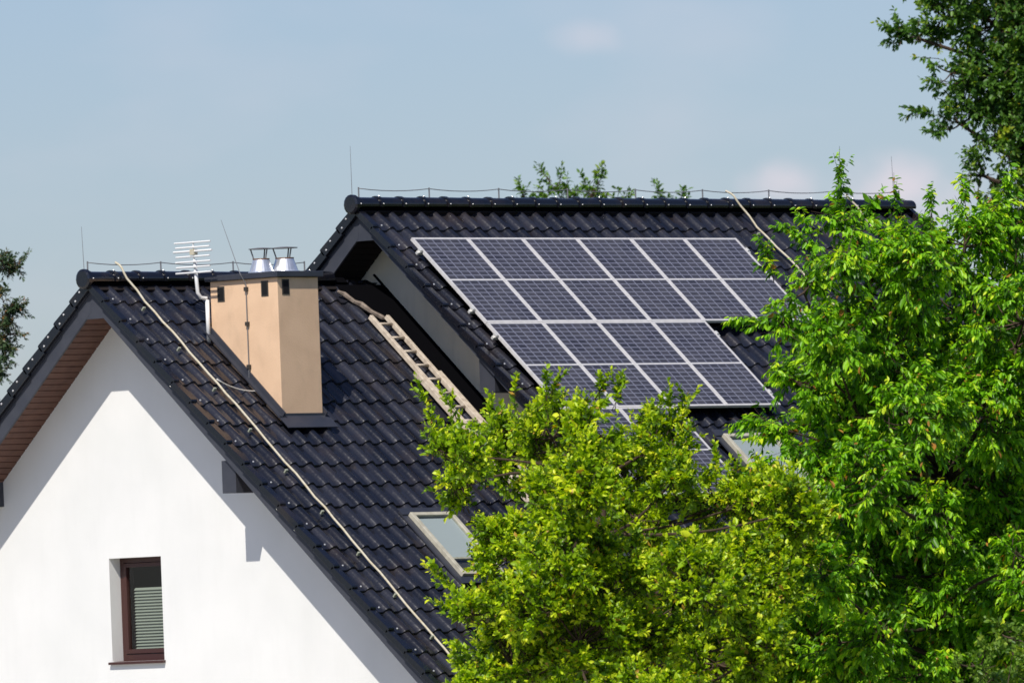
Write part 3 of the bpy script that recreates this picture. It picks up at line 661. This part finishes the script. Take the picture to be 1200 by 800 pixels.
def curve_limb(rng, a, b, r0_, r1_, n=7, wob=.12):
    a, b = Vector(a), Vector(b); pts = []; Ln = (b-a).length
    w1 = Vector(rng.normal(size=3))*wob*Ln*.35
    for k in range(n+1):
        t = k/n; p = a.lerp(b, t) + w1*math.sin(math.pi*t) + Vector((0, 0, -.25*wob*Ln*math.sin(math.pi*t))) ; pts.append(p)
    return pts, [r0_+(r1_-r0_)*(k/n)**.8 for k in range(n+1)]
def tree(name, label, cat, lobes, base, trunk_r, seed, leafmat, trunk_top, P, kind=None, group=None, extra=()):
    rng = np.random.default_rng(seed)
    root = empty(name, base, label, cat, group)
    bz = Vector(base); tt_ = Vector(trunk_top); tb = MB()
    pts, rd = curve_limb(rng, bz, tt_, trunk_r, trunk_r*.35, 10, .05); tb.tube(pts, rd, 10)
    tb.build('trunk', MT['bark'], root, smooth=True)
    lim = MB()
    P0, D0, CL = crown_shoots(rng, lobes, P['cl'], P['clr'], P['shoots'], P['up'])
    anchors = []
    for c, R_ in lobes:
        c = Vector(c); best = min(pts[2:], key=lambda q: (q-c).length + max(0, q.z-c.z)*1.5)
        lp, lr_ = curve_limb(rng, best, c, trunk_r*.28*min(1, R_+.3), trunk_r*.08, 7, .16); lim.tube(lp, lr_, 6); anchors.append((c, R_, lp))
    for p, d in CL:
        c, R_, lp = min(anchors, key=lambda z: (Vector(p)-z[0]).length)
        q = min(lp[3:], key=lambda v: (v-Vector(p)).length)
        l2, r2 = curve_limb(rng, q, p, .016, .006, 4, .2); lim.tube(l2, r2, 4, cap=False)
    if len(extra):
        P0 = np.concatenate([P0, np.array([e[0] for e in extra])]); D0 = np.concatenate([D0, unit(np.array([e[1] for e in extra], float))])
    (V, Fq, T), tw = leafy(rng, P0, D0, P['sl'], P['n'], P['ll'], P['lw'], P['droop'], P['tip'], P['twig'], P.get('bend', 0))
    b = len(lim.v); lim.v += tw.v; lim.f += [tuple(b+i for i in f) for f in tw.f]
    lim.build('branches', MT['bark'], root)
    arr_mesh('crown', V, Fq, MT[leafmat], root, T)
    root['leaves'] = len(V)//6
    return root
def L3(px, py, k, rpx):
    if k < 1: k += .012*math.sin(px*12.9898+py*78.233)
    return (tuple(at(px, py+(8 if k < 1 else 0), k)), rpx*(.74 if k < .935 else .86 if k < 1 else .9)*141.9*k/F)
def spike(px, py, k, px2, py2, dk=0, n=3, seed=0):
    """a leading shoot from one point up to another: a short chain of leafy shoots"""
    rg = random.Random(seed+int(px)); a, b = at(px, py, k), at(px2, py2, k+dk); out_ = []
    Ln = (b-a).length; m_ = max(2, int(Ln/.16))
    for i in range(m_):
        p = a.lerp(b, i/m_)
        for q in range(n):
            d = (b-a).normalized() + Vector((rg.gauss(0, .45), rg.gauss(0, .45), rg.gauss(0, .3)))*(1.1-i/m_)
            out_.append((tuple(p), tuple(d)))
    out_.append((tuple(b - (b-a).normalized()*.15), tuple((b-a).normalized())))
    return out_
PEAR = dict(cl=9.5, clr=.13, shoots=15, up=1.1, sl=(.12, .34), n=13, ll=(.050, .086), lw=(.48, .62), droop=.12, tip=.42, twig=2)
CHER = dict(cl=6.5, clr=.15, shoots=12, up=.25, sl=(.20, .42), n=14, ll=(.070, .118), lw=(.34, .44), droop=.95, tip=.30, twig=2, bend=.5)
K1 = .925
pear_l = [L3(535, 525, K1+.004, 40), L3(545, 562, K1, 32), L3(600, 525, K1+.002, 46), L3(648, 505, K1+.004, 50), L3(700, 500, K1, 40), L3(650, 592, K1-.004, 54), L3(680, 565, K1-.006, 62), L3(735, 560, K1-.004, 50),
          L3(785, 510, K1, 42), L3(785, 560, K1, 36), L3(748, 600, K1-.006, 46), L3(838, 585, K1-.002, 36), L3(875, 582, K1+.002, 46), L3(905, 575, K1, 34), L3(930, 590, K1-.002, 50), L3(622, 698, K1-.010, 46), L3(556, 712, K1-.006, 26), L3(655, 660, K1-.012, 66), L3(720, 665, K1-.010, 60),
          L3(680, 745, K1-.012, 70), L3(755, 730, K1-.012, 66), L3(815, 680, K1-.014, 62), L3(880, 670, K1-.010, 66), L3(930, 640, K1-.004, 44), L3(885, 745, K1-.012, 54), L3(840, 770, K1-.010, 60),
          L3(600, 770, K1-.004, 60), L3(560, 800, K1-.004, 46), L3(640, 840, K1-.008, 80), L3(760, 850, K1-.008, 90), L3(880, 850, K1-.008, 90)]
pear_l += [L3(600+i*75, 640+j*80+(i % 2)*30, K1+.022, 52) for i in range(5) for j in range(3)]
ex = spike(640, 500, K1, 640, 437) + spike(605, 480, K1, 604, 436, n=2) + spike(700, 480, K1, 705, 437, n=5) + spike(722, 470, K1, 725, 445, n=4) + spike(785, 500, K1, 783, 452, n=4) + spike(800, 490, K1, 800, 462, n=3) \
   + spike(520, 530, K1, 492, 455, n=4) + spike(540, 500, K1, 520, 462, n=3) + spike(840, 560, K1, 838, 528, n=3) + spike(545, 700, K1, 508, 668, n=4) + spike(550, 720, K1, 512, 705, n=4) + spike(570, 770, K1, 528, 752, n=4) \
   + spike(640, 470, K1, 655, 445, n=4) + spike(575, 510, K1, 572, 465, n=3) + spike(820, 690, K1-.02, 817, 640, n=4) + spike(570, 800, K1, 540, 775, n=5)
pb = at(720, 900, K1); tree('pear_tree', 'bushy yellow green fruit tree with upright shoots in front of both roofs', 'tree', pear_l, (pb.x, pb.y, 0), .14, 21, 'pear', at(705, 560, K1), PEAR, extra=ex)
K2 = .95
ch_l = [L3(988, 262, K2, 20), L3(985, 300, K2-.002, 30), L3(942, 335, K2-.002, 22), L3(918, 372, K2-.004, 20), L3(1020, 335, K2, 40), L3(1075, 300, K2, 48), L3(1130, 280, K2+.004, 38), L3(1185, 265, K2+.004, 50),
        L3(975, 390, K2-.006, 46), L3(1040, 400, K2-.004, 66), L3(1125, 360, K2, 66), L3(1200, 370, K2, 72), L3(935, 440, K2-.006, 28), L3(918, 495, K2-.006, 24), L3(985, 470, K2-.010, 62),
        L3(1075, 475, K2-.012, 60), L3(1160, 465, K2-.006, 66), L3(955, 540, K2-.008, 38), L3(1015, 555, K2-.014, 62), L3(1165, 560, K2-.010, 60), L3(1225, 520, K2-.004, 70),
        L3(1010, 650, K2-.014, 50), L3(1150, 640, K2-.012, 48), L3(1210, 650, K2-.008, 60), L3(1040, 735, K2-.012, 46), L3(985, 745, K2-.012, 46), L3(1100, 705, K2-.010, 34), L3(1260, 420, K2, 80)]
ch_l += [L3(990+i*75, 400+j*85+(i % 2)*35, K2+.018, 56) for i in range(4) for j in range(5)]
ch_l += [L3(962, 665, K2-.020, 40), L3(955, 740, K2-.020, 46), L3(935, 805, K2-.020, 50), L3(1000, 800, K2-.012, 60), L3(1190, 730, K2-.004, 60), L3(1120, 810, K2+.004, 60), L3(1080, 670, K2+.004, 48), L3(1100, 600, K2+.002, 40), L3(1060, 560, K2+.002, 44), L3(900, 545, K2-.004, 24), L3(1130, 700, K2-.004, 44), L3(1080, 780, K2-.008, 44), L3(1000, 600, K2-.004, 50), L3(1060, 760, K2+.006, 44)]
ex2 = spike(985, 250, K2, 984, 192, n=5) + spike(960, 290, K2, 938, 250, n=4) + spike(905, 320, K2, 893, 285, n=4) + spike(900, 375, K2, 872, 372, n=4) + spike(905, 495, K2, 876, 492, n=3) + spike(1005, 260, K2, 1022, 232, n=4) \
    + spike(1050, 290, K2, 1048, 222, n=2) + spike(1090, 270, K2, 1093, 225, n=4) + spike(1130, 250, K2, 1128, 212, n=4) + spike(1170, 240, K2, 1185, 200, n=4) + spike(1060, 330, K2, 1030, 262, n=3) + spike(960, 300, K2, 925, 265, n=3)
cb_ = at(1095, 900, K2); tree('cherry_tree', 'tall bright green cherry tree with drooping leaves on the right', 'tree', ch_l, (cb_.x, cb_.y, 0), .17, 33, 'cherry', at(1110, 560, K2+.006), CHER, extra=ex2)
SHR = dict(cl=7, clr=.14, shoots=7, up=.6, sl=(.1, .25), n=12, ll=(.05, .075), lw=(.55, .7), droop=.1, tip=.3, twig=3)
sb = at(1175, 900, .91); tree('shrub', 'rounded small leaved pale green shrub in the bottom right corner', 'shrub', [L3(1150, 770, .91, 40), L3(1190, 740, .91, 42), L3(1215, 790, .91, 50), L3(1170, 830, .91, 60)], (sb.x, sb.y, 0), .05, 5, 'shrub', at(1180, 820, .91), SHR)
OAK = dict(cl=6.2, clr=.15, shoots=6, up=.1, sl=(.15, .38), n=15, ll=(.065, .105), lw=(.42, .58), droop=.35, tip=.18, twig=2)
K3 = 1.12
oak_l = [L3(1075, 45, K3, 22), L3(1105, 20, K3, 42), L3(1165, 30, K3, 50), L3(1115, 85, K3, 32), L3(1150, 100, K3, 42), L3(1195, 90, K3, 46), L3(1125, 145, K3, 24), L3(1165, 160, K3, 42), L3(1200, 165, K3, 45), L3(1150, 205, K3, 28), L3(1185, 210, K3, 36), L3(1230, 120, K3, 70), L3(1250, 230, K3, 70), L3(1160, -40, K3, 70), L3(1240, 20, K3, 80), L3(1100, -30, K3, 45), L3(1185, 275, K3, 30)]
ob = at(1290, 800, K3); tree('oak_tree', 'dark green broadleaf tree rising behind the house at top right', 'tree', oak_l, (ob.x, ob.y, 0), .32, 44, 'oak', at(1270, 0, K3), OAK, extra=spike(1070, 45, K3, 1040, 32, n=4)+spike(1095, 135, K3, 1072, 130, n=3))
SPR = dict(cl=9, clr=.10, shoots=10, up=.0, sl=(.10, .26), n=16, ll=(.035, .06), lw=(.35, .5), droop=.1, tip=.25, twig=2)
K4 = 1.10
spr_l = [L3(-5, 318, K4, 18), L3(12, 312, K4, 9), L3(-4, 352, K4, 20), L3(14, 358, K4, 11), L3(-6, 385, K4, 26), L3(10, 392, K4, 15), L3(-10, 420, K4, 30), L3(-40, 350, K4, 34), L3(-50, 410, K4, 45), L3(-45, 290, K4, 26), L3(-50, 240, K4, 18), L3(-60, 500, K4, 60)]
s2 = at(-60, 800, K4); tree('spruce_tree', 'brownish green conifer behind the house at the left edge', 'tree', spr_l, (s2.x, s2.y, 0), .16, 55, 'needle', at(-52, 225, K4), SPR, extra=spike(12, 315, K4, 33, 296, n=3)+spike(14, 358, K4, 34, 355, n=3))
ASH = dict(cl=3.5, clr=.10, shoots=5, up=.7, sl=(.10, .26), n=9, ll=(.06, .10), lw=(.4, .5), droop=.2, tip=.2, twig=1)
K5 = 1.16
ash_l = [L3(638, 232, K5, 11), L3(672, 228, K5, 16), L3(697, 222, K5, 15), L3(720, 236, K5, 10), L3(615, 236, K5, 10), L3(680, 262, K5, 34), L3(640, 275, K5, 34), L3(660, 320, K5, 60), L3(720, 300, K5, 40), L3(775, 240, K5, 8), L3(760, 290, K5, 40)]
exa = spike(655, 228, K5, 632, 196, n=2)+spike(655, 226, K5, 658, 194, n=2)+spike(690, 226, K5, 705, 192, n=2)+spike(690, 226, K5, 681, 206, n=1)+spike(615, 232, K5, 606, 212, n=2)+spike(700, 220, K5, 708, 200, n=2)+spike(798, 240, K5, 800, 220, n=2)+spike(775, 236, K5, 772, 219, n=2)
ab = at(690, 800, K5); tree('ash_tree', 'treetop of sparse light green sprigs showing above the taller ridge', 'tree', ash_l, (ab.x, ab.y, 0), .2, 66, 'ash', at(680, 260, K5), ASH, extra=exa)
